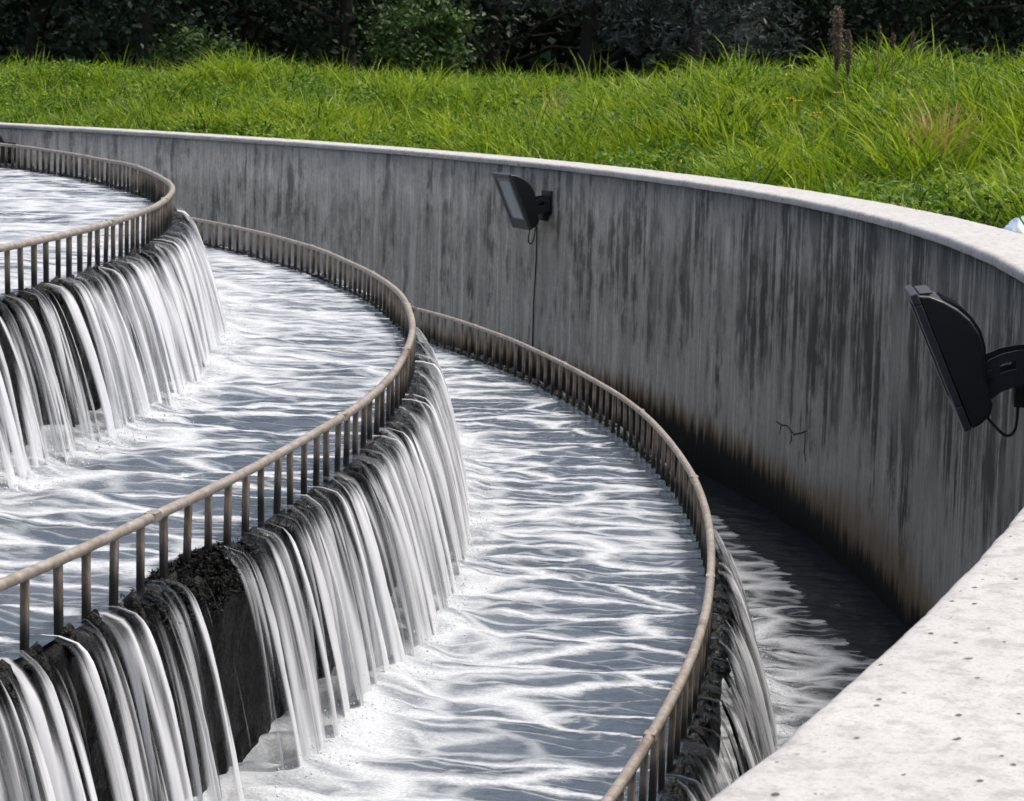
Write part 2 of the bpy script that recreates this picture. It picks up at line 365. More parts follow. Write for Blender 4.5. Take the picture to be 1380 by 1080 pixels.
# ------------------------------------------------------------------ the outer wall
def ring_mesh(name, th, prof, uvprof, disp=None, closed=True):
    """sweep profile [(r,z)] round the centre"""
    a = th * D2R; prof = np.array(prof, float); n, m = len(a), len(prof)
    r = np.repeat(prof[None, :, 0], n, 0); z = np.repeat(prof[None, :, 1], n, 0)
    if disp is not None: r, z = disp(np.repeat(th[:, None], m, 1), r, z)
    V = np.stack([r*np.cos(a)[:, None], r*np.sin(a)[:, None], z], -1).reshape(-1, 3)
    U = np.stack([np.repeat((a * uvprof)[:, None], m, 1), np.repeat(prof[None, :, 1], n, 0)], -1).reshape(-1, 2)
    return V, U, n, m

th_w = thetas([(-100, -84, 0.06), (-84, -60, 0.12), (-60, -8, 0.25)], 1.0)
prof = [(RW, -2.5), (RW, -1.9), (RW, -1.5), (RW, -1.0), (RW, -0.5), (RW, -0.048), (RWO, -0.048), (RWO, -0.6), (RWO, -1.3), (RWO, -2.5)]
V, U, n, m = ring_mesh('wall', th_w, prof, RW)
wall = empty('retaining_wall', (0, 0, -1.85))
tag(wall, 'tall curved grey concrete wall streaked with black stains around the basins', 'wall')
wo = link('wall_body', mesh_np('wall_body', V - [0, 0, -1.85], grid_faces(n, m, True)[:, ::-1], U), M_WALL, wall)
# coping with a worn, rounded arris
cp = [(RW+0.006, -0.046), (RW-0.012, -0.044), (RW-0.015, -0.036), (RW-0.015, -0.018), (RW-0.011, -0.007), (RW-0.003, -0.0015), (RW+0.012, 0.0),
      (RW+0.06, 0.001), (RW+0.12, 0.0015), (RW+0.19, 0.002), (RW+0.26, 0.0015), (RW+0.33, 0.001), (RWO, -0.001), (RWO+0.008, -0.005), (RWO+0.012, -0.015), (RWO+0.012, -0.042), (RWO-0.006, -0.046)]
th_c = thetas([(-100, -76, 0.025), (-76, -55, 0.08), (-55, -8, 0.2)], 1.0)
def cdisp(t, r, z):
    u = t * D2R * RW
    edge = np.exp(-((r - RW) / 0.03)**2)
    w = (fbm(u*9, r*10, 3, 4, 0.65) - 0.5) * 0.008 * edge + (fbm(u*0.5, r*0, 8, 2) - 0.5) * 0.006 * edge
    z2 = z + (fbm(u*6, r*9, 5, 4) - 0.5) * 0.005 - np.abs(w) * 0.5 * (z > -0.03)
    return r - w, z2
V, U, n, m = ring_mesh('coping', th_c, cp, RW, cdisp)
U[:, 1] = np.tile(np.array(cp)[:, 0] + np.array(cp)[:, 1], n)
co = link('coping', mesh_np('coping', V - [0, 0, -1.85], grid_faces(n, m, True)[:, ::-1], U), M_COP, wall)
tag(co, 'bleached pale top of the curved concrete wall')

# ------------------------------------------------------------------ ground outside the wall
M_SOIL = mat_plain('soil_and_thatch', (0.035, 0.045, 0.018), 0.95, 0, 0.5, 3)
def ground_z(x, y):
    r = np.hypot(x, y); t = np.degrees(np.arctan2(y, x))
    rise = smooth(22.3, 26.5, r) * (0.44 + 0.36 * smooth(-25, -36, t)) + smooth(32, 60, r) * -0.55
    base = -0.30 - 0.72 * smooth(-70, -82, t) * smooth(-150, -110, t)
    b = (fbm(x*0.55, y*0.55, 21, 3) - 0.5) * 0.40 * smooth(22.6, 25, r) + (fbm(x*1.7, y*1.7, 24, 2) - 0.5) * 0.34 * smooth(22.6, 23.4, r)
    return base + rise * (1 - smooth(-66, -78, t) * smooth(-150, -110, t)) + b
rr = np.concatenate([np.arange(RWO - 0.1, 40, 0.5), np.geomspace(40, 1600, 26)])
th_g = thetas([(-90, 20, 0.75)], 3.0); A, Rg = np.meshgrid(th_g * D2R, rr, indexing='ij')
X, Y = Rg*np.cos(A), Rg*np.sin(A)
gm = mesh_np('ground', np.stack([X, Y, ground_z(X, Y)], -1).reshape(-1, 3), grid_faces(len(th_g), len(rr), True)[:, ::-1])
tag(link('ground', gm, M_SOIL), kind='structure')

# ------------------------------------------------------------------ tiers: water, weirs, railings, falls
VIS = [(-100, -12)]
def water(name, r0, r1, z, foot, densf, bias, seed, step_r=0.014, step_t=0.05, core=None, dk=1.0):
    th = thetas([(-92, -18, step_t)], 1.5)
    rad = np.arange(r0, r1 + step_r*0.5, step_r); rad[-1] = r1
    if core is not None: rad = np.concatenate([core, rad])
    A, Rr = np.meshgrid(th * D2R, rad, indexing='ij'); x = Rr*np.cos(A); y = Rr*np.sin(A)
    arc = A * r1
    d = Rr - foot                                     # distance from the foot of the fall above
    turb = np.exp(-np.clip(d, 0, 9) / 0.28) if foot is not None else 0
    h = (fbm(Rr*2.6, arc*4.2, seed, 4, 0.55) - 0.5) * 0.036 + (fbm(Rr*9, arc*13, seed+3, 3) - 0.5) * 0.016
    h = h + turb * ((fbm(Rr*5, arc*5, seed+5, 3, 0.55) - 0.45) * 0.10)
    h = h * (0.35 + 0.65 * smooth(0, 0.25, r1 - Rr))
    dens = densf(d, A / D2R, Rr, arc)
    h = h + (0.045*np.exp(-((d - 0.02)/0.09)**2)*(fbm(Rr*4, arc*4.5, seed+8, 3) - 0.15) if foot > 11 else 0)
    dens = dens - (0.7*smooth(r1 - 0.09, r1 - 0.02, Rr) if z > ZCH else 0)
    Vv = np.stack([x, y, z + h], -1).reshape(-1, 3)
    Uu = np.stack([Rr, arc], -1).reshape(-1, 2)
    me = mesh_np(name, Vv, grid_faces(len(th), len(rad), True)[:, ::-1], Uu, {'dens': np.clip(dens, -1, 2).ravel()})
    o = link(name, me, mat_water(name + '_froth', bias, dk)); tag(o, kind='structure'); return o

def dens1(d, t, r, arc): return 0.38 + 0.5*(fbm(r*0.7, arc*0.7, 71, 2) - 0.5) + 0*r
def dens2(d, t, r, arc): return 0.19 + 0.72*np.exp(-np.clip(d, 0, 9)/0.18) + 0.30*smooth(-66, -45, t) + 0.5*(fbm(r*1.2, arc*0.8, 31, 2) - 0.5)
def dens3(d, t, r, arc): return 0.18 + 0.78*np.exp(-np.clip(d, 0, 9)/0.18) + 0.22*smooth(-62, -42, t) + 0.5*(fbm(r*1.2, arc*0.8, 41, 2) - 0.5) - 0.12*smooth(0.75, 1.1, d)
def dens4(d, t, r, arc):
    edge = 21.64 + (fbm(arc*5, r*5, 55, 4, 0.65) - 0.5) * 0.16 + 0.20*smooth(-60.2, -63, t)
    e = smooth(0.06, -0.03, r - edge)
    return -1.0 + e * (1.36 + 0.4*np.exp(-np.clip(d, 0, 9)/0.15)) + 0.25*(fbm(r*1.5, arc, 51, 2) - 0.5)

W1 = water('water_top_tier', 15.0, RAIL[0] + 0.005, ZLIP[0] + 0.004, 10.0, dens1, 0.1, 101, 0.03, 0.08, np.linspace(0.3, 14.6, 14))
W2 = water('water_middle_tier', RAIL[0] + 0.02, RAIL[1] + 0.005, ZLIP[1] + 0.004, RAIL[0] + 0.22, dens2, 0.0, 202)
W3 = water('water_lower_tier', RAIL[1] + 0.02, RAIL[2] + 0.005, ZLIP[2] + 0.004, RAIL[1] + 0.22, dens3, 0.0, 303)
W4 = water('water_outer_channel', RAIL[2] + 0.02, RW + 0.05, ZCH, RAIL[2] + 0.2, dens4, 0.0, 404, dk=0.2)  # dk paints the wall's dark reflection into the channel's water colour

BLOCK = (-74.25, -73.5)                    # weeds dam two gaps of the middle weir here
def flow(ring, t):                         # how much water passes at this angle, 0..1
    if ring == 1:
        f = 0.62 + 0.28*smooth(-74, -69, t)
        return f * (1 - smooth(BLOCK[0]-0.12, BLOCK[0]+0.1, t) * smooth(BLOCK[1]+0.12, BLOCK[1]-0.1, t))
    if ring == 0: return 0.58 + 0.32*smooth(-68.5, -65, t)
    return 0.62 + 0.1*smooth(-72, -60, t)

def weir(ring, zbot, label):
    R, zl = RAIL[ring], ZLIP[ring]
    pr = [(R-0.10, zl-0.10), (R-0.09, zl-0.02), (R-0.05, zl-0.012), (R, zl-0.010), (R+0.02, zl-0.016), (R+0.034, zl-0.034), (R+0.040, zl-0.07)]
    pr += [(R+0.040, z) for z in np.linspace(zl-0.12, zbot-0.15, 14)]
    th = thetas([(-92, -22, 0.06)], 0.5)
    def disp(t, r, z):
        u = t*D2R*R; k = smooth(R-0.03, R+0.04, r)
        g = (fbm(u*9, z*7, 60+ring, 4, 0.6) - 0.5)*0.05*k + (fbm(u*2, z*1.5, 66+ring, 2)-0.5)*0.02*k
        top = smooth(zl-0.08, zl-0.01, z) * k
        return r + g, z + (fbm(u*11, r*16, 80+ring, 3) - 0.5)*0.045*top
    V, U, n, m = ring_mesh('weir', th, pr, R, disp)
    w = empty('weir_wall', (0, 0, zbot)); tag(w, label, 'weir', 'ring weirs of the cascade')
    link('weir_face', mesh_np('weir_face', V - [0, 0, zbot], grid_faces(n, m, True)[:, ::-1], U), M_WEIR, w)
    # slime and algae trailing outward from the bar feet
    rg = np.random.default_rng(900 + ring); VV = []; FF = []; base = 0
    nu, nv = 9, 7
    def lump(tc, rad, z0, L, wd, hh, sd):
        nonlocal base
        s = np.linspace(0, 1, nu)[:, None]; q = np.linspace(0, math.pi, nv)[None, :]
        wdt = wd*(0.35 + 0.9*np.sin(np.pi*np.clip(s*0.85+0.12, 0, 1)))*(1-0.65*s)
        x = rad + s*L*0.85; zz = z0 - np.clip(s-0.35, 0, 1)**1.6*L*1.5
        ny = (vn(s*5+sd, q*2, sd)-0.5)*wd*0.7
        yy = np.cos(q)*wdt + ny; hz = np.sin(q)*hh*(1.1 - 0.75*s)*(0.25 + 0.75*smooth(0, 0.3, s)) * (0.6 + 0.8*vn(s*6+sd*3, q*3, sd+9))
        px = x + hz*0.45; pz = zz + hz
        a = tc*D2R + yy/R
        VV.append(np.stack([px*np.cos(a), px*np.sin(a), pz - zbot + 0*a], -1).reshape(-1, 3))
        FF.append(grid_faces(nu, nv) + base); base += nu*nv
    for k in range(int(-90/STEP), int(-20/STEP)):
        t = k*STEP
        if rg.random() < 0.93:
            lump(t + rg.normal()*0.04, R-0.016, zl-0.008, 0.07+0.05*rg.random(), 0.018+0.020*rg.random(), 0.028+0.034*rg.random(), k*3+1000*ring)
        for e in range(rg.integers(0, 3)):
            lump(t + rg.uniform(-.25, .25), R+0.005+0.03*rg.random(), zl-0.016, 0.035+0.035*rg.random(), 0.012+0.025*rg.random(), 0.016+0.028*rg.random(), k*3+7+e+1000*ring)
    mo = link('algae_growth', mesh_np('algae_growth', np.concatenate(VV), np.concatenate(FF)), M_MOSS, w)
    mo['kind'] = 'stuff'
    return w

def railing(ring, label):
    R, zt, zl = RAIL[ring], ZTOP[ring], ZLIP[ring]
    root = empty('comb_railing', (0, 0, zl)); tag(root, label, 'railing', 'ring railings on the weirs')
    h = 0.024; w = 0.0145
    pr = [(R-w, zt-h+0.003), (R-w, zt-0.009), (R-w*0.7, zt-0.003), (R-w*0.25, zt), (R+w*0.25, zt), (R+w*0.7, zt-0.003), (R+w, zt-0.009), (R+w, zt-h+0.003), (R+w*0.7, zt-h), (R-w*0.7, zt-h), (R-w, zt-h+0.003)]
    th = thetas([(-92, -22, 0.1)], 0.5)
    def disp(t, r, z):
        u = t*D2R*R
        return r + (vn(u*0.7, 0*u, 5+ring)-0.5)*0.014, z + (vn(u*0.9, 0*u, 15+ring)-0.5)*0.010
    V, U, n, m = ring_mesh('rail', th, pr, R, disp)
    link('top_rail', mesh_np('top_rail', V - [0, 0, zl], grid_faces(n, m, True), U), M_RAIL, root)
    for k in range(-84, -22, 6):                        # sleeves where rail lengths are joined
        t = (k + 2.25 + ring)*D2R; zz = (vn(np.array([t*R*0.9]), 0, 15+ring)[0]-0.5)*0.010; rr_ = R + (vn(np.array([t*R*0.7]), 0, 5+ring)[0]-0.5)*0.014
        sl_ = MB(); sl_.box((rr_*math.cos(t), rr_*math.sin(t), zt - zl - h/2 + zz), (0.032, 0.050, 0.0265), Matrix.Rotation(t, 3, 'Z')); sl_.build('rail_sleeve', M_RAIL, root, False, 0.003)
    # one bar: flat bar with eased edges, its foot in the crest
    b = MB(); hw, hd, c = 0.0115, 0.0085, 0.003; top = zt - zl - h + 0.004; lo = -0.04
    sec = [(hd, -hw+c), (hd, hw-c), (hd-c, hw), (-hd+c, hw), (-hd, hw-c), (-hd, -hw+c), (-hd+c, -hw), (hd-c, -hw)]
    lv = [lo, 0.05, top]
    b.add([(x, y, z) for z in lv for (x, y) in sec], [(i*8+k, i*8+(k+1) % 8, (i+1)*8+(k+1) % 8, (i+1)*8+k) for i in range(2) for k in range(8)] + [tuple(range(16, 24))])
    rg = np.random.default_rng(40 + ring)
    me = bpy.data.meshes.new('bar'); me.from_pydata(b.v, [], b.f); me.update(); me.materials.append(M_BAR)
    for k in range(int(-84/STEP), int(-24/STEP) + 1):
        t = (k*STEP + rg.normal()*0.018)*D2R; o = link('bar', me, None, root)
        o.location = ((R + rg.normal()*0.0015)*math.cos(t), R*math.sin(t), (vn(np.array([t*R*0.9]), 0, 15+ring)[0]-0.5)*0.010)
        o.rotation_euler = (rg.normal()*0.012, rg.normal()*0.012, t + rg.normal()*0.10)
    rest = MB()
    for k in list(range(int(-180/STEP), int(-84/STEP))) + list(range(int(-24/STEP)+1, int(180/STEP))):
        t = k*STEP*D2R; rest.box((R*math.cos(t), R*math.sin(t), (top+lo)/2), (0.017, 0.023, top-lo), Matrix.Rotation(t, 3, 'Z'))
    ro = rest.build('further_bars', M_BAR, root); ro['kind'] = 'stuff'
    return root

def fall(ring, zfoot, label, seed):
    R, zl = RAIL[ring], ZLIP[ring]; top = zl + 0.012; drop = top - zfoot + 0.06
    th = thetas([(-88, -24, 0.02)], 0.25); n = len(th); parts = []
    xs = np.concatenate([np.linspace(-0.03, 0.020, 4)[:-1], 0.020 + 0.190*np.linspace(0, 1, 26)**0.62])
    rg = np.random.default_rng(seed)
    Vs, Fs, Us, cvs, whs = [], [], [], [], []; base = 0
    for layer in range(2):
        m = len(xs); T = np.repeat(th[:, None], m, 1); Xo = np.repeat(xs[None, :], n, 0)
        s = np.clip((Xo - 0.020)/0.190, 0, 1); z = top - s*s*drop
        fm = s*s                                          # share of the drop
        k = np.floor(T/STEP); ph = T/STEP - k
        q = flow(ring, T) * (0.80 + 0.40*hsh(k, k*0, seed+layer*5))
        drift = (vn(T*1.3, fm*0.6, seed+2)-0.5)*0.10*fm
        c = np.abs(ph - 0.5 - drift*2 - (hsh(k, k*0+3, seed)-0.5)*0.25)*2      # 0 mid gap .. 1 at a bar
        g = np.clip(1 - c**2.2, -0.5, 1)
        arc = T*D2R*R
        rope = fbm(arc*26 + fm*1.2, fm*0.7, seed+9+layer*3, 3, 0.6)
        rope2 = fbm(arc*75, fm*1.1, seed+19+layer*3, 2, 0.6)
        merged = 0.8*smooth(0.60, 1.0, q)*smooth(0.0, 0.35, fm)   # strong flow closes up to a curtain
        gg = g*(1-0.6*merged) + 0.55*merged
        cover = -0.06 + 0.62*gg + 0.9*(q-0.55)*(0.35+0.65*smooth(0, 0.3, fm)) + 1.15*(rope-0.5) + 0.10*fm
        cover = np.where(s < 0.02, cover + 0.1, cover)
        if layer: cover = cover - 0.22 + 0.5*(vn(arc*3.1, fm*0, seed+33)-0.5)
        cover = cover*smooth(0.02, 0.2, q)*smooth(-0.022, 0.006, Xo) - 0.25*smooth(0.94, 1.0, fm)
        white = 0.10 + 0.46*smooth(0.0, 0.12, fm) + 0.85*(rope-0.5) + 0.30*(np.clip(g, 0, 1)-0.55)*(1-0.5*merged) + 0.3*smooth(0.75, 1.0, fm) + 0.18*merged - (0.22 if ring == 2 else 0)
        out = 0.036*np.clip(gg, 0, 1)*smooth(-0.3, 0.1, s)*(0.4+q) + 0.035*(rope-0.5)*smooth(0, 0.3, s) + 0.004*(rope2-0.5)*smooth(0, 0.2, s)
        out = out + (0.03*fm if layer == 0 else -0.022) + (vn(arc*1.1, fm*0.3, seed+50)-0.5)*0.05*fm
        rad = R + Xo + out*smooth(-0.02, 0.06, Xo)
        zz = z + 0.014*np.clip(gg, 0, 1)*(1-smooth(0.1, 0.5, s))*(0.3+q) - 0.02*layer*smooth(0.0, 0.2, s)
        a = arc/R
        Vs.append(np.stack([rad*np.cos(a), rad*np.sin(a), zz], -1).reshape(-1, 3))
        Us.append(np.stack([arc + layer*37.0, fm*drop + Xo], -1).reshape(-1, 2))
        cvs.append(cover.ravel()); whs.append(white.ravel()); Fs.append(grid_faces(n, m, True)[:, ::-1] + base); base += n*m
    V = np.concatenate(Vs); V[:, 2] -= zfoot
    me = mesh_np('waterfall', V, np.concatenate(Fs), np.concatenate(Us), {'cover': np.concatenate(cvs), 'white': np.concatenate(whs)})
    o = link('waterfall', me, M_FALL); o.location.z = zfoot
    # flying drops and froth beads at the foot
    nS = 7000; ts = rg.uniform(-82, -26, nS); keep = flow(ring, ts) > 0.2; ts = ts[keep]; nS = len(ts)
    up = rg.exponential(0.035, nS); rs = R + 0.24 + rg.normal(0, 0.05, nS) + np.abs(rg.normal(0, 0.05, nS)); a = ts*D2R; sz = rg.uniform(0.0012, 0.0042, nS)*np.exp(-up*4)
    c = np.stack([rs*np.cos(a), rs*np.sin(a), up + 0.005], -1)
    oc = np.array([(1,0,0),(-1,0,0),(0,1,0),(0,-1,0),(0,0,1),(0,0,-1)], float)
    Vd = c[:, None, :] + oc[None]*sz[:, None, None]*rg.uniform(0.7, 1.5, (nS, 6, 1))
    tr = np.array([(0,2,4),(2,1,4),(1,3,4),(3,0,4),(2,0,5),(1,2,5),(3,1,5),(0,3,5)])
    sp = link('spray', mesh_np('spray', Vd.reshape(-1, 3), ((np.arange(nS)*6)[:, None, None] + tr[None]).reshape(-1, 3)), M_SPRAY, o); sp['kind'] = 'stuff'
    return tag(o, label, 'waterfall', 'curtains of falling water')

weir(0, ZLIP[1], 'dark wet wall under the highest railing, behind the upper left waterfall')
weir(1, ZLIP[2], 'black slimy wall under the middle railing, bare where weeds dam the water')
weir(2, ZCH, 'dark wall below the outermost lowest railing beside the shaded channel')
railing(0, 'innermost and highest ring railing at upper left, weathered brown bars')
railing(1, 'middle ring railing sweeping from lower left, brown bars above white waterfall')
railing(2, 'outermost lowest ring railing curving nearest the streaked concrete wall')
fall(0, ZLIP[1], 'white waterfall spilling from highest tier at upper left', 11)
fall(1, ZLIP[2], 'silky waterfall spilling from middle tier, broken into streams at lower left', 23)
fall(2, ZCH, 'narrow dark waterfall dropping into the shaded outer channel at lower right', 37)

# ------------------------------------------------------------------ floodlights
M_BLACK = mat_plain('black_enamel', (0.004, 0.0045, 0.006), 0.42, 0.0, 0.3, 40)
M_FRAME = mat_plain('dark_frame', (0.035, 0.038, 0.045), 0.35, 0.3, 0.3, 40)
M_REFL = mat_plain('lamp_reflector', (0.30, 0.34, 0.36), 0.4, 0.2, 0.2, 20)
M_STEEL = mat_plain('bracket_steel', (0.03, 0.034, 0.04), 0.45, 0.4, 0.3, 40)
M_CABLE = mat_plain('cable_rubber', (0.008, 0.008, 0.008), 0.6)
M_GLASS = NT('lamp_glass'); M_GLASS = M_GLASS.done(M_GLASS.principled(Base_Color=(0.45, 0.52, 0.55), Roughness=0.08, Alpha=0.28))
def floodlight(theta, z, label, cable):
    t = theta*D2R
    root = empty('floodlight', (RW*math.cos(t), RW*math.sin(t), z), t + math.pi)      # local X points away from the wall
    tag(root, label, 'floodlight', 'floodlights on the curved wall')
    T0, B0 = Vector((0.426, 0, 0.216)), Vector((0.222, 0, -0.238))                  # upper and lower end of the front
    hw = 0.185
    back = [(0.412, 0.219), (0.372, 0.212), (0.325, 0.196), (0.275, 0.170), (0.232, 0.135), (0.200, 0.090), (0.183, 0.040), (0.176, -0.015), (0.172, -0.065), (0.160, -0.110), (0.142, -0.148), (0.150, -0.185), (0.178, -0.215), (0.206, -0.232)]
    h = MB(); h.prism([(T0.x-0.012, T0.z-0.004)] + back[1:] + [(B0.x-0.010, B0.z+0.012)], -hw, hw)
    hd = h.build('lamp_head', M_BLACK, root, False, 0.012, 3)
    f = MB()                                            # cooling ribs across the back
    for yy in np.linspace(-0.13, 0.13, 6):
        p2 = [((x - 0.20)*1.0 + 0.20 - 0.010*(1 if x < 0.3 else 0.4), zz + 0.006) for x, zz in back[2:9]]
        p1 = [(x + 0.012, zz - 0.004) for x, zz in back[2:9]][::-1]
        f.prism(p2 + p1, yy - 0.004, yy + 0.004)
    f.build('cooling_ribs', M_BLACK, hd)
    d = (B0 - T0); L = d.length; d.normalize(); nrm = Vector((-d.z, 0, d.x)); nrm = nrm if nrm.x > 0 else -nrm
    rot = Matrix((nrm, Vector((0, 1, 0)), d)).transposed(); ctr = (T0 + B0)/2
    fr = MB(); bw = 0.040
    def strip(a0, a1, y0, y1, th_=0.026):
        c = ctr + d*((a0+a1)/2) + Vector((0, (y0+y1)/2, 0)); fr.box(c, (th_, y1-y0, a1-a0), rot)
    strip(-L/2, -L/2+bw, -hw-0.012, hw+0.012); strip(L/2-bw*2.2, L/2, -hw-0.012, hw+0.012)
    strip(-L/2+bw, L/2-bw*2.2, -hw-0.012, -hw+bw); strip(-L/2+bw, L/2-bw*2.2, hw-bw, hw+0.012)
    frame = fr.build('front_frame', M_FRAME, root, False, 0.004, 2)
    g = MB(); c = ctr - d*(bw*0.6) + nrm*0.004
    g.box(c, (0.005, 2*hw-2*bw+0.006, L-3.2*bw+0.006), rot); g.build('glass', M_GLASS, frame)
    g = MB(); c = ctr - d*(bw*0.6) - nrm*0.012; g.box(c, (0.004, 2*hw-2*bw+0.01, L-3.2*bw+0.01), rot); g.build('reflector', M_REFL, frame)
    # hood strip at the top edge
    g = MB(); g.box(T0 + Vector((-0.045, 0, 0.002)), (0.045, 2*hw-0.06, 0.006), Matrix.Rotation(0.12, 3, 'Y')); g.build('top_latch', M_STEEL, hd, False, 0.003)
    # bracket: two slotted arms to the wall plate
    for sgn in (-1, 1):
        a = MB(); y = sgn*0.085
        a.prism([(.182, -.034), (.150, -.004), (.105, .018), (.055, .030), (.014, .034), (.014, .004), (.055, -.002), (.098, -.014), (.130, -.034), (.160, -.062)][::-1], y-.005, y+.005)
        a.prism([(.170, -.080), (.130, -.058), (.085, -.040), (.014, -.026), (.014, -.088), (.070, -.098), (.110, -.116), (.150, -.150)][::-1], y-.005, y+.005)
        a.prism([(.166, -.040), (.120, -.010), (.112, -.070), (.162, -.100)][::-1], y-.0045, y+.0045)
        a.prism([(.062, .020), (.016, .024), (.016, -.060), (.062, -.070)][::-1], y-.0045, y+.0045)
        arm = a.build('bracket_arm', M_STEEL, root, False)
        k = MB(); k.tube([Vector((.15, y-.012*sgn, -.055)), Vector((.15, y+.016*sgn, -.055))], 0.016, 6); k.build('bolt', M_STEEL, arm)
    pl = MB(); pl.box((0.008, 0, -0.02), (0.012, 0.22, 0.20)); pl.box((0.036, 0, -0.12), (0.046, 0.11, 0.10)); pl.build('wall_plate', M_BLACK, root, False, 0.003)
    gl = MB(); gl.tube([(0.165, 0, -0.165), (0.150, 0, -0.200), (0.144, 0, -0.215)], [0.022, 0.018, 0.012], 10); gl.build('cable_gland', M_BLACK, root, True)
    cb = MB(); cb.tube(cable, 0.0055, 6); cb.build('cable', M_CABLE, root, True)
    return root
def arcpts(P, n=8):                                     # Catmull-Rom through points
    P = [Vector(p) for p in P]; out = []
    for i in range(len(P)-1):
        a, b, c, d = P[max(i-1, 0)], P[i], P[i+1], P[min(i+2, len(P)-1)]
        for k in range(n):
            t = k/n; out.append(0.5*((2*b) + (c-a)*t + (2*a-5*b+4*c-d)*t*t + (3*b-a-3*c+d)*t**3))
    return out + [P[-1]]
short = arcpts([(0.146, 0, -0.21), (0.12, 0, -0.24), (0.075, 0.0, -0.275), (0.045, 0, -0.25), (0.04, 0, -0.165)])
pn = on_cyl(1391, 484, RW); pm = on_cyl(738, 270, RW)
tn = math.degrees(math.atan2(pn[1], pn[0])); tm = math.degrees(math.atan2(pm[1], pm[0]))
floodlight(tn, -0.275, 'large black floodlight on the wall at right, seen from the side', short)
# the cable of the middle one loops and runs down the wall
ca = on_cyl(722, 330, RW); cb_ = on_cyl(716.5, 470, RW)
def loc_of(p, th_, z): # world point on the wall -> the lamp's local frame
    t = th_*D2R; dx, dy = p[0]-RW*math.cos(t), p[1]-RW*math.sin(t); a = t + math.pi
    return (dx*math.cos(a)+dy*math.sin(a), -dx*math.sin(a)+dy*math.cos(a), p[2]-z)
la, lb = loc_of(ca, tm, -0.275), loc_of(cb_, tm, -0.275)
longc = arcpts([(0.146, 0, -0.21), (0.140, la[1]*0.3, -0.30), (0.115, la[1]*0.55, -0.365), (0.06, la[1]*0.8, -0.36), (la[0]+0.02, la[1], -0.25), (la[0]+0.012, la[1], -0.20),
                (la[0]+0.011, la[1]+0.005, -0.32)]) + [Vector((la[0]+0.009, la[1]+0.003, -0.5)), Vector((lb[0]+0.011, lb[1], lb[2]*0.8)), Vector((lb[0]+0.009, lb[1], lb[2]-0.45))]
lamp_mid = floodlight(tm, -0.275, 'black floodlight with a hanging cable on the middle of the wall', longc)
lamp_mid.scale = (0.90, 0.86, 0.90)
pf = on_cyl(13, 190, RW); tf = math.degrees(math.atan2(pf[1], pf[0]))
floodlight(tf, -0.275, 'farthest floodlight, a dark bump behind the highest railing at left edge', short)

M_CRACK = mat_plain('crack_shadow', (0.006, 0.006, 0.005), 0.95)
for line in ([(1046, 568), (1053, 573), (1061, 574), (1066, 581), (1070, 586), (1079, 584), (1087, 581)], [(1066, 581), (1067, 592), (1064, 600)], [(1085, 582), (1085, 597), (1084, 610), (1086, 622)], [(1053, 573), (1050, 586)]):
    cpts = []
    for u, v in line:
        q = on_cyl(u, v, RW); cpts.append((q[0], q[1], q[2] + 1.85))
    ck = MB(); ck.tube(cpts, [0.0045]*(len(cpts)-1) + [0.002], 5); ck.build('crack', M_CRACK, wall, True)
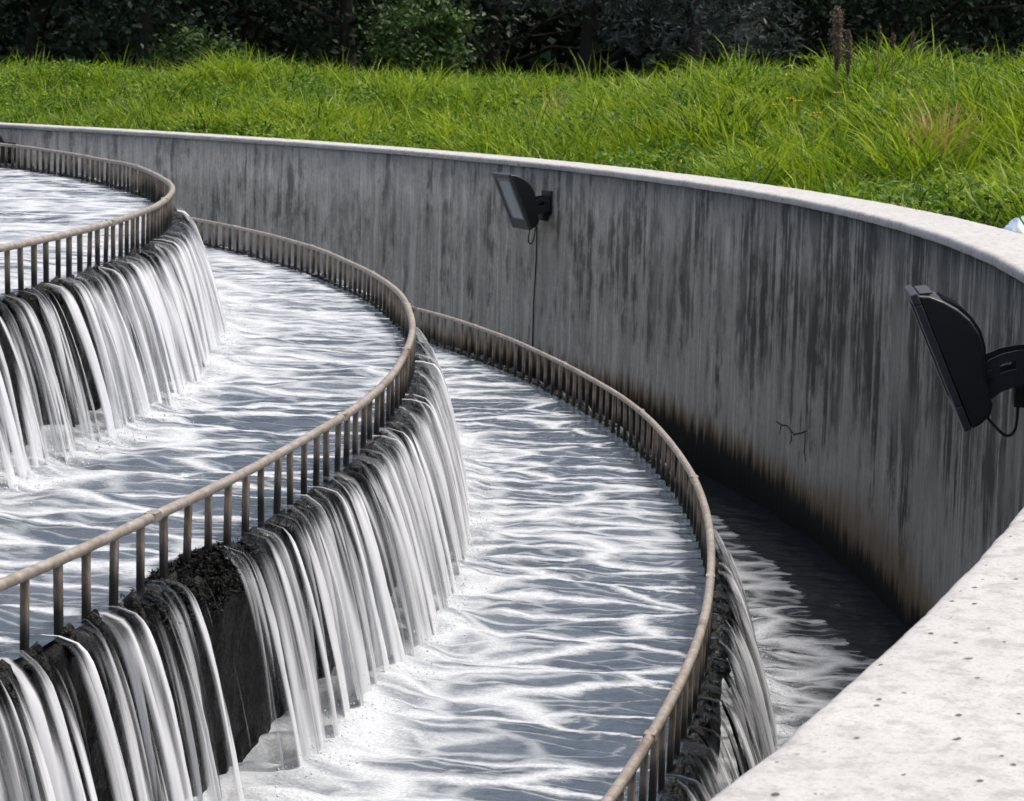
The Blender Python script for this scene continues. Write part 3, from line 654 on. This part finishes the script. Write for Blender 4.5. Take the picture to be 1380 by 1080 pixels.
# ------------------------------------------------------------------ tall grass on the bank
M_GRASS = mat_leaf('tall_grass', (0.010, 0.036, 0.004), (0.095, 0.200, 0.007), (0.31, 0.41, 0.018), 0.42, 0.5)
def in_view(x, y, marg=0.05):
    dx, dy = x-CAM[0], y-CAM[1]; fz = dx*0.885+dy*0.4657; rx = (dx*0.4687-dy*0.8834)/fz
    return (fz > 0) & (np.abs(rx) < 0.2038 + marg)
def blades(cx, cy, n_per, spread, hmin, hmax, width, seed, tint0=0.5, tv=0.25, lean=0.5, tus_h=0.35, wind=(0.05, 0.02)):
    rg = np.random.default_rng(seed); N = len(cx)*n_per
    hs = np.repeat(rg.uniform(1-tus_h, 1+tus_h, len(cx)), n_per)
    tt = np.repeat(rg.normal(tint0, tv, len(cx)), n_per) + rg.normal(0, 0.13, N)
    ox = rg.normal(0, spread, N); oy = rg.normal(0, spread, N)
    bx = np.repeat(cx, n_per) + ox; by = np.repeat(cy, n_per) + oy
    rad = np.hypot(bx, by); bad = rad < RWO + 0.10
    sc = np.where(bad, (RWO + 0.10 + rg.uniform(0, 0.15, N))/rad, 1.0); bx *= sc; by *= sc
    H = rg.uniform(hmin, hmax, N)*hs
    ang = np.arctan2(oy, ox) + rg.normal(0, 0.9, N); ln = rg.uniform(0.15, 1.0, N)*lean + np.hypot(ox, oy)*1.5
    lx = np.cos(ang)*ln + wind[0]; ly = np.sin(ang)*ln + wind[1]
    rad = np.hypot(bx, by); away = 0.75*np.exp(-(rad - RWO - 0.1)/0.22); lx += bx/rad*away; ly += by/rad*away
    bz = ground_z(bx, by) - 0.02
    wa = rg.uniform(0, 2*math.pi, N); wx, wy = np.cos(wa)*width, np.sin(wa)*width
    wv = rg.uniform(0.6, 1.4, N)
    V = np.zeros((N, 7, 3)); tn_ = np.zeros((N, 7))
    for j, (s, wj) in enumerate(((0, 0.8), (0.4, 1.0), (0.75, 0.7), (1.0, 0.0))):
        px = bx + lx*H*s**1.9; py = by + ly*H*s**1.9; pz = bz + H*(s - 0.42*np.minimum(ln, 1.3)*s**2.6)
        if j < 3:
            V[:, 2*j] = np.stack([px - wx*wj*wv, py - wy*wj*wv, pz], -1); V[:, 2*j+1] = np.stack([px + wx*wj*wv, py + wy*wj*wv, pz], -1)
            tn_[:, 2*j] = tn_[:, 2*j+1] = tt + 0.10*s
        else:
            V[:, 6] = np.stack([px, py, pz], -1); tn_[:, 6] = tt + 0.10
    b = (np.arange(N)*7)[:, None]
    tri = np.concatenate([b + np.array([[0, 1, 3]]), b + np.array([[0, 3, 2]]), b + np.array([[2, 3, 5]]), b + np.array([[2, 5, 4]]), b + np.array([[4, 5, 6]])])
    return V.reshape(-1, 3), tri, np.clip(tn_, 0, 1).ravel()
def scatter(n, r0, r1, t0_, t1_, seed):
    rg = np.random.default_rng(seed); r = np.sqrt(rg.uniform(r0*r0, r1*r1, n)); t = rg.uniform(t0_, t1_, n)*D2R
    x, y = r*np.cos(t), r*np.sin(t); k = in_view(x, y, 0.06) & (np.hypot(x-BAGP[0], y-BAGP[1]) > 0.42); return x[k], y[k]
sets = []
BAGP = on_cyl(1381, 306, 22.60)
x, y = scatter(16500, 22.45, 27.5, -70, 2, 1)
keep = fbm(x*0.9, y*0.9, 77, 3) > 0.45; x, y = x[keep], y[keep]
nz = fbm(x*0.35, y*0.35, 78, 2)
tall = nz > 0.5
sets.append(blades(x[tall], y[tall], 30, 0.095, 0.26, 0.58, 0.0062, 2, 0.62, 0.34, 0.95, 0.45))
sets.append(blades(x[~tall], y[~tall], 30, 0.11, 0.18, 0.42, 0.0066, 3, 0.48, 0.34, 1.1, 0.5))
x, y = scatter(9000, 27.3, 36, -70, 6, 4); sets.append(blades(x, y, 16, 0.12, 0.28, 0.54, 0.009, 5, 0.58, 0.20, 0.6))
x, y = scatter(900, 22.8, 32, -70, 2, 6); sets.append(blades(x, y, 5, 0.06, 0.45, 0.72, 0.005, 7, 0.8, 0.12, 0.4))
off = 0; VV = []; FF = []; TT = []
for v, f, tnt in sets: VV.append(v); FF.append(f + off); TT.append(tnt); off += len(v)
g = link('tall_grass', mesh_np('tall_grass', np.concatenate(VV), np.concatenate(FF), None, {'tint': np.concatenate(TT)}, False), M_GRASS)
tag(g, 'bright green tall grass covering the bank behind the wall', 'grass', kind='stuff')

# leafy weeds among the grass
def leaf_mesh(name, P, size, seed, tint, upw=0.3, asp=0.5):
    """many small pointed leaves at points P"""
    rg = np.random.default_rng(seed); N = len(P)
    nrm = rg.normal(size=(N, 3)); nrm[:, 2] += upw*2; nrm /= np.linalg.norm(nrm, axis=1)[:, None]
    d = np.cross(nrm, rg.normal(size=(N, 3))); d /= np.linalg.norm(d, axis=1)[:, None]; w = np.cross(nrm, d)
    s = (size*rg.uniform(0.6, 1.4, N))[:, None]
    V = np.stack([P - d*s*0.5, P + w*s*asp*0.5 + nrm*s*0.06, P + d*s*0.5, P - w*s*asp*0.5 + nrm*s*0.06], 1)
    b = (np.arange(N)*4)[:, None]
    return mesh_np(name, V.reshape(-1, 3), np.concatenate([b + np.array([[0, 1, 2]]), b + np.array([[0, 2, 3]])]), None, {'tint': np.repeat(np.clip(tint, 0, 1), 4)}, False)
M_WEED = mat_leaf('weed_leaves', (0.012, 0.042, 0.008), (0.075, 0.18, 0.012), (0.25, 0.36, 0.025), 0.38)
rg = np.random.default_rng(61); Pts = []; Tn = []
x, y = scatter(9000, 22.5, 28.0, -68, 2, 62); kk = fbm(x*0.6, y*0.6, 64, 2) > 0.44; x, y = x[kk], y[kk]
for cx, cy in zip(x, y):
    nL = 30; gz = float(ground_z(np.array([cx]), np.array([cy]))[0])
    Pts.append(np.stack([cx + rg.normal(0, 0.10, nL), cy + rg.normal(0, 0.10, nL), gz + rg.uniform(0.10, 0.24 + 0.22*rg.random(), nL)], -1)); Tn.append(rg.normal(0.56, 0.26) + rg.normal(0, 0.1, nL))
P = np.concatenate(Pts); kk = np.hypot(P[:, 0], P[:, 1]) > RWO + 0.02
w = link('weed_leaves', leaf_mesh('weed_leaves', P[kk], 0.055, 65, np.concatenate(Tn)[kk], 0.5, 0.4), M_WEED)
tag(w, 'broad leaved green weeds growing low among the tall grass', 'weeds', kind='stuff')

# weeds that dam the middle weir: a mat of small wet leaves trailing over the crest
t0 = (BLOCK[0] + BLOCK[1])/2*D2R; R1 = RAIL[1]; rg = np.random.default_rng(5); nC = 3800
uc = rg.normal(0, 0.17, nC); xc = rg.uniform(-0.05, 0.085, nC); hump = 0.034*np.exp(-(uc/0.28)**2)*(0.5 + vn(uc*22, xc*22, 3))
zc = ZLIP[1] - 0.004 + hump*rg.random(nC)**0.5*smooth(0.12, 0.02, xc) - np.clip(xc - 0.03, 0, 1)**1.5*rg.uniform(3, 9, nC)
ac = t0 + uc/R1; Pc = np.stack([(R1 + xc)*np.cos(ac), (R1 + xc)*np.sin(ac), zc], -1)
o0 = np.array([R1*math.cos(t0), R1*math.sin(t0), ZLIP[1]])
o = link('weed_clump', leaf_mesh('weed_clump', Pc - o0, 0.030, 6, rg.random(nC), 0.5, 0.22), M_MOSS); o.location = o0
tag(o, 'black ragged weed growth damming the middle weir between the waterfall streams', 'weeds')

M_DRY = mat_leaf('dry_straw', (0.16, 0.09, 0.04), (0.38, 0.23, 0.10), (0.52, 0.36, 0.18), 0.3)
M_DOCK = mat_leaf('dry_seed_head', (0.08, 0.06, 0.045), (0.17, 0.13, 0.10), (0.27, 0.21, 0.17), 0.2)
M_STALK = mat_plain('dry_stalk', (0.14, 0.11, 0.07), 0.8)
def at_r(u, v, R): p = on_cyl(u, v, R); return float(p[0]), float(p[1]), float(p[2])
def straw(u, v, R, n, vtop, label, spread=0.06, seed=1):
    x, y, z = at_r(u, v, R); h = at_r(u, vtop, R)[2] - float(ground_z(np.array([x]), np.array([y]))[0]) + 0.02; V, F, T_ = blades(np.array([x]), np.array([y]), n, spread, h*0.7, h*1.1, 0.007, seed, 0.6, 0.15, 0.30, 0.05)
    gz = float(ground_z(np.array([x]), np.array([y]))[0])
    o = link('dry_grass_tuft', mesh_np('dry_grass_tuft', V - [x, y, gz], F, None, {'tint': T_}, False), M_DRY); o.location = (x, y, gz)
    tag(o, label, 'grass tuft', 'dry straw tufts in the grass')
straw(1272, 165, 23.8, 70, 112, 'orange dry grass tuft in the green bank at far right', 0.055, 71)
straw(1238, 172, 23.8, 30, 148, 'small pale straw tuft just left of the orange dry grass', 0.05, 73)
straw(743, 130, 24.2, 40, 112, 'small tan dead tuft in the grass above the middle floodlight', 0.035, 72)
def seed_spike(u, vtop, R, label, fat, seed, head):
    rg = np.random.default_rng(seed); x, y, z = at_r(u, vtop, R); gz = float(ground_z(np.array([x]), np.array([y]))[0]); H = z - gz
    root = empty('seed_plant', (x, y, gz)); tag(root, label, 'plant', 'dry seed plants rising from the grass')
    lx = rg.normal()*0.04; ly = rg.normal()*0.04; s = MB()
    s.tube([(lx*f*f, ly*f*f, H*f) for f in np.linspace(0, 0.98, 7)], [0.007, 0.006, 0.006, 0.005, 0.004, 0.003, 0.002], 5); s.build('stalk', M_STALK, root)
    n = int(3000*fat*head/0.5); f = rg.uniform(1-head, 1, n); wd = 0.036*fat*(0.25 + 1.0*np.sin(np.pi*np.clip((1-f)/head, 0, 1)**0.8))*0.9
    lobes = 0.6 + 0.7*vn(f*22, f*0, seed)
    P = np.stack([lx*f*f + rg.normal(0, 1, n)*wd*lobes*0.55, ly*f*f + rg.normal(0, 1, n)*wd*lobes*0.55, H*f], -1)
    link('seed_head', leaf_mesh('seed_head', P, 0.017, seed, rg.uniform(0, 1, n), 0.0, 0.6), M_DOCK, root)['kind'] = 'stuff'
seed_spike(1132, 8, 24.2, 'tallest thick brown seed spike rising above the grass at right', 1.0, 81, 0.42)
seed_spike(1146, 40, 24.3, 'short brown seed spike close beside the tallest one', 0.6, 82, 0.35)
seed_spike(1186, 33, 24.8, 'thin leaning seed stalk a little right of the tallest spike', 0.28, 83, 0.18)
seed_spike(1205, 45, 25.0, 'thin seed stalk, second to the right of the tallest spike', 0.30, 84, 0.16)
seed_spike(1221, 42, 24.6, 'rightmost thin seed stalk against the dark trees', 0.30, 85, 0.16)
seed_spike(946, 48, 26.5, 'pale seed stalk below the grey green hanging foliage', 0.3, 86, 0.2)
# small yellow flowers
M_YEL = mat_plain('yellow_petals', (0.62, 0.42, 0.02), 0.6)
rg = np.random.default_rng(91)
for i, (u, v) in enumerate(((1064, 134), (1075, 137), (1095, 157), (1100, 153), (1214, 135), (1199, 139), (1128, 126), (1255, 214), (1045, 142), (642, 158), (623, 155))):
    x, y, z = at_r(u, v, 23.6 + 0.25*(i % 3)); gz = float(ground_z(np.array([x]), np.array([y]))[0]); H = max(z - gz, 0.3)
    root = empty('flower', (x, y, gz)); tag(root, 'tiny yellow wildflower on a thin stem in the green bank', 'flower', 'yellow wildflowers in the grass')
    s = MB(); s.tube([(0, 0, 0), (0.01, 0.005, H*0.6), (0.015, 0, H)], 0.003, 4); s.build('stem', M_STALK, root)
    p = MB()
    for k in range(9):
        a = k*2*math.pi/9; c, s_ = math.cos(a), math.sin(a); r_ = 0.042
        p.add([(0.015, 0, H+0.004), (0.015 + c*r_*0.6 - s_*0.009, s_*r_*0.6 + c*0.009, H+0.010), (0.015 + c*r_, s_*r_, H+0.004), (0.015 + c*r_*0.6 + s_*0.009, s_*r_*0.6 - c*0.009, H+0.010)], [(0, 1, 2, 3)])
    p.build('petals', M_YEL, root)

# crumpled plastic bag behind the wall top at the right edge
M_BAG = NT('blue_plastic'); _n = M_BAG.noise(M_BAG.geo(), 9, 3, 0.5)
M_BAG = M_BAG.done(M_BAG.principled(Base_Color=M_BAG.mix(M_BAG.rng(_n, 0.42, 0.6), (0.16, 0.30, 0.46), (0.62, 0.68, 0.70)), Roughness=0.28, Normal=M_BAG.bump(_n, 0.02, 0.8)))
x, y, z = at_r(1381, 306, 22.60)
nu, nv = 40, 24; uu, vv_ = np.meshgrid(np.linspace(0, 2*math.pi, nu, endpoint=False), np.linspace(0.02, math.pi-0.02, nv), indexing='ij')
cr = 1 + 0.5*(fbm(np.cos(uu)*2.2+7, np.sin(uu)*2.2 + vv_*1.6, 95, 4, 0.6) - 0.5)
Vb = np.stack([0.17*cr*np.sin(vv_)*np.cos(uu), 0.15*cr*np.sin(vv_)*np.sin(uu), 0.20 + 0.21*cr*np.cos(vv_)], -1).reshape(-1, 3)
gz = float(ground_z(np.array([x]), np.array([y]))[0])
bagz = z - 0.36
bo = link('plastic_bag', mesh_np('plastic_bag', Vb, grid_faces(nu, nv, True)[:, ::-1]), M_BAG); bo.location = (x, y, bagz)
tag(bo, 'crumpled pale blue plastic bag behind the wall top at right edge', 'bag')

# ------------------------------------------------------------------ trees behind the bank
M_BARK = mat_plain('tree_bark', (0.035, 0.030, 0.024), 0.9, 0, 0.5, 12)
LEAFM = {'dark': mat_leaf('dark_tree_leaves', (0.010, 0.021, 0.012), (0.026, 0.048, 0.027), (0.075, 0.12, 0.065), 0.2, 0.45),
         'green': mat_leaf('bush_leaves', (0.014, 0.034, 0.010), (0.038, 0.080, 0.018), (0.10, 0.17, 0.035), 0.28),
         'grey': mat_leaf('willow_leaves', (0.035, 0.048, 0.044), (0.075, 0.095, 0.090), (0.14, 0.17, 0.165), 0.25, 0.5)}
def tree(name, u, dist, height, crown_w, kind, label, seed, low=0.3, nclump=150, per=95, leaf=0.15, cat='tree', group='trees beyond the bank'):
    rg = np.random.default_rng(seed); d = ray(u, 100); k = dist/np.hypot(d[0], d[1]); x, y = CAM[0]+d[0]*k, CAM[1]+d[1]*k
    gz = float(ground_z(np.array([x]), np.array([y]))[0])
    root = empty(name, (x, y, gz)); tag(root, label, cat, group)
    tr = MB(); th_ = height*0.62; lx, ly = rg.normal()*0.25, rg.normal()*0.25
    tw = 0.02*height + 0.03
    stem = [(lx*f + 0.08*math.sin(f*7+seed), ly*f, th_*f) for f in np.linspace(0, 1, 8)]
    tr.tube(stem, [tw*(1.35 if i == 0 else 1 - 0.85*i/7) for i in range(8)], 9)
    tips = []
    for i in range(9):
        f = rg.uniform(0.15, 0.95); b = Vector(stem[int(f*7)]); a = rg.uniform(0, 2*math.pi); L = crown_w*rg.uniform(0.3, 0.5)
        e = b + Vector((math.cos(a)*L, math.sin(a)*L, L*rg.uniform(0.1, 0.7))); mid = (b+e)/2 + Vector((0, 0, L*0.12))
        tr.tube([b, mid, e], [tw*0.38*(1-0.5*f), tw*0.25*(1-0.5*f), 0.012], 6); tips.append(e)
    tr.build('trunk', M_BARK, root, True)
    Pts, Tn = [], []
    if kind == 'grey':                                   # hanging strands
        for i in range(nclump*2):
            a = rg.uniform(0, 2*math.pi); q = math.sqrt(rg.random())*crown_w*0.5; zt = rg.uniform(max(low+1.2, 0.3*height), height)*(1 - 0.25*(q/(crown_w*0.5))**2)
            L = rg.uniform(0.8, 2.2); n = int(per*0.5); f = rg.random(n)
            Pts.append(np.stack([math.cos(a)*q + rg.normal(0, 0.05 + 0.10*f), math.sin(a)*q + rg.normal(0, 0.05 + 0.10*f), np.maximum(zt - f*L, low + rg.random(n)*0.4)], -1)); Tn.append(rg.normal(0.5, 0.18) + rg.normal(0, 0.12, n))
    else:
        for i in range(nclump):
            # clump centres through the crown's volume, thicker near the skin
            v = rg.normal(size=3); v /= np.linalg.norm(v); q = rg.uniform(0.35, 1.0)**0.6
            wob = 0.75 + 0.5*rg.random()
            c = np.array([v[0]*crown_w*0.5*q*wob, v[1]*crown_w*0.5*q*wob, low + (height-low)*(0.5 + 0.5*v[2]*q)])
            n = int(per*rg.uniform(0.5, 1.4)); s = rg.uniform(0.18, 0.42)*(0.4 + crown_w/7)
            Pts.append(c + rg.normal(size=(n, 3))*np.array([s, s, s*0.6])); Tn.append(np.full(n, rg.normal(0.45, 0.2)) + rg.normal(0, 0.14, n))
    P = np.concatenate(Pts); P[:, 2] = np.maximum(P[:, 2], 0.08 + 0.3*rg.random(len(P)))
    link('crown', leaf_mesh('crown', P, leaf, seed+1, np.concatenate(Tn), 0.35, 0.3 if kind == 'grey' else 0.6), LEAFM[kind], root)
    return root
TR = [('broadleaf_tree', 40, 50, 9.0, 7.5, 'dark', 'dark leafy tree farthest left behind the grass', 301, 0.5),
      ('broadleaf_tree', 190, 47, 7.5, 6.0, 'dark', 'dark leafy tree second from the left, crown down to the grass', 302, 0.3),
      ('broadleaf_tree', 330, 52, 9.5, 7.0, 'dark', 'dark leafy tree left of the bright green bush', 303, 0.4),
      ('broadleaf_tree', 470, 48, 8.0, 6.0, 'dark', 'shadowy tree directly behind the bright green bush, on its left', 304, 0.4),
      ('broadleaf_tree', 660, 53, 9.0, 7.0, 'dark', 'shadowy tree between the green bush and the grey willow', 305, 0.9),
      ('willow_tree', 790, 47, 8.0, 4.0, 'grey', 'grey green willow with hanging strands near the top middle', 306, 2.0),
      ('willow_tree', 935, 46, 7.5, 3.8, 'grey', 'grey green willow with strands hanging down to the grass', 307, 1.2),
      ('broadleaf_tree', 1060, 52, 9.5, 7.0, 'dark', 'nearly black tree behind the tall brown seed spike', 308, 0.8),
      ('broadleaf_tree', 1215, 49, 8.5, 6.5, 'dark', 'nearly black tree second from the right above the grass', 309, 1.0),
      ('broadleaf_tree', 1360, 51, 9.0, 6.5, 'dark', 'dark tree at the right edge with specks of sky showing through', 310, 1.2)]
for nm, u, dist, h, cw, kd, lb_, sdd, low in TR: tree(nm, u, dist, h, cw, kd, lb_, sdd, low)
tree('leafy_bush', 565, 43, 1.9, 1.7, 'green', 'brighter green bush standing in front of the dark trees', 320, 0.1, 60, 70, 0.10, 'bush', 'bushes at the foot of the trees')
tree('leafy_bush', 265, 44, 1.3, 1.6, 'green', 'low green bush peeking over the grass at left', 321, 0.1, 34, 60, 0.10, 'bush', 'bushes at the foot of the trees')
# the wood goes on behind: one dark mass
rg = np.random.default_rng(333); nW = 90000
lat = rg.uniform(-24, 24, nW); dep = 60 + rg.uniform(0, 10, nW); hz = rg.uniform(-0.3, 11, nW)
Pw = np.stack([CAM[0] + dep*0.885 + lat*0.4687, CAM[1] + dep*0.4657 - lat*0.8834, hz], -1)
kk = fbm(lat*0.5, hz*0.6, 340, 3) > 0.33 - 0.0*lat; Pw = Pw[kk]
wd = link('woodland', leaf_mesh('woodland', Pw, 0.42, 334, rg.normal(0.3, 0.2, len(Pw)), 0.2, 0.7), LEAFM['dark'])
tag(wd, 'far dark wood behind the nearer trees', 'wood', kind='stuff')
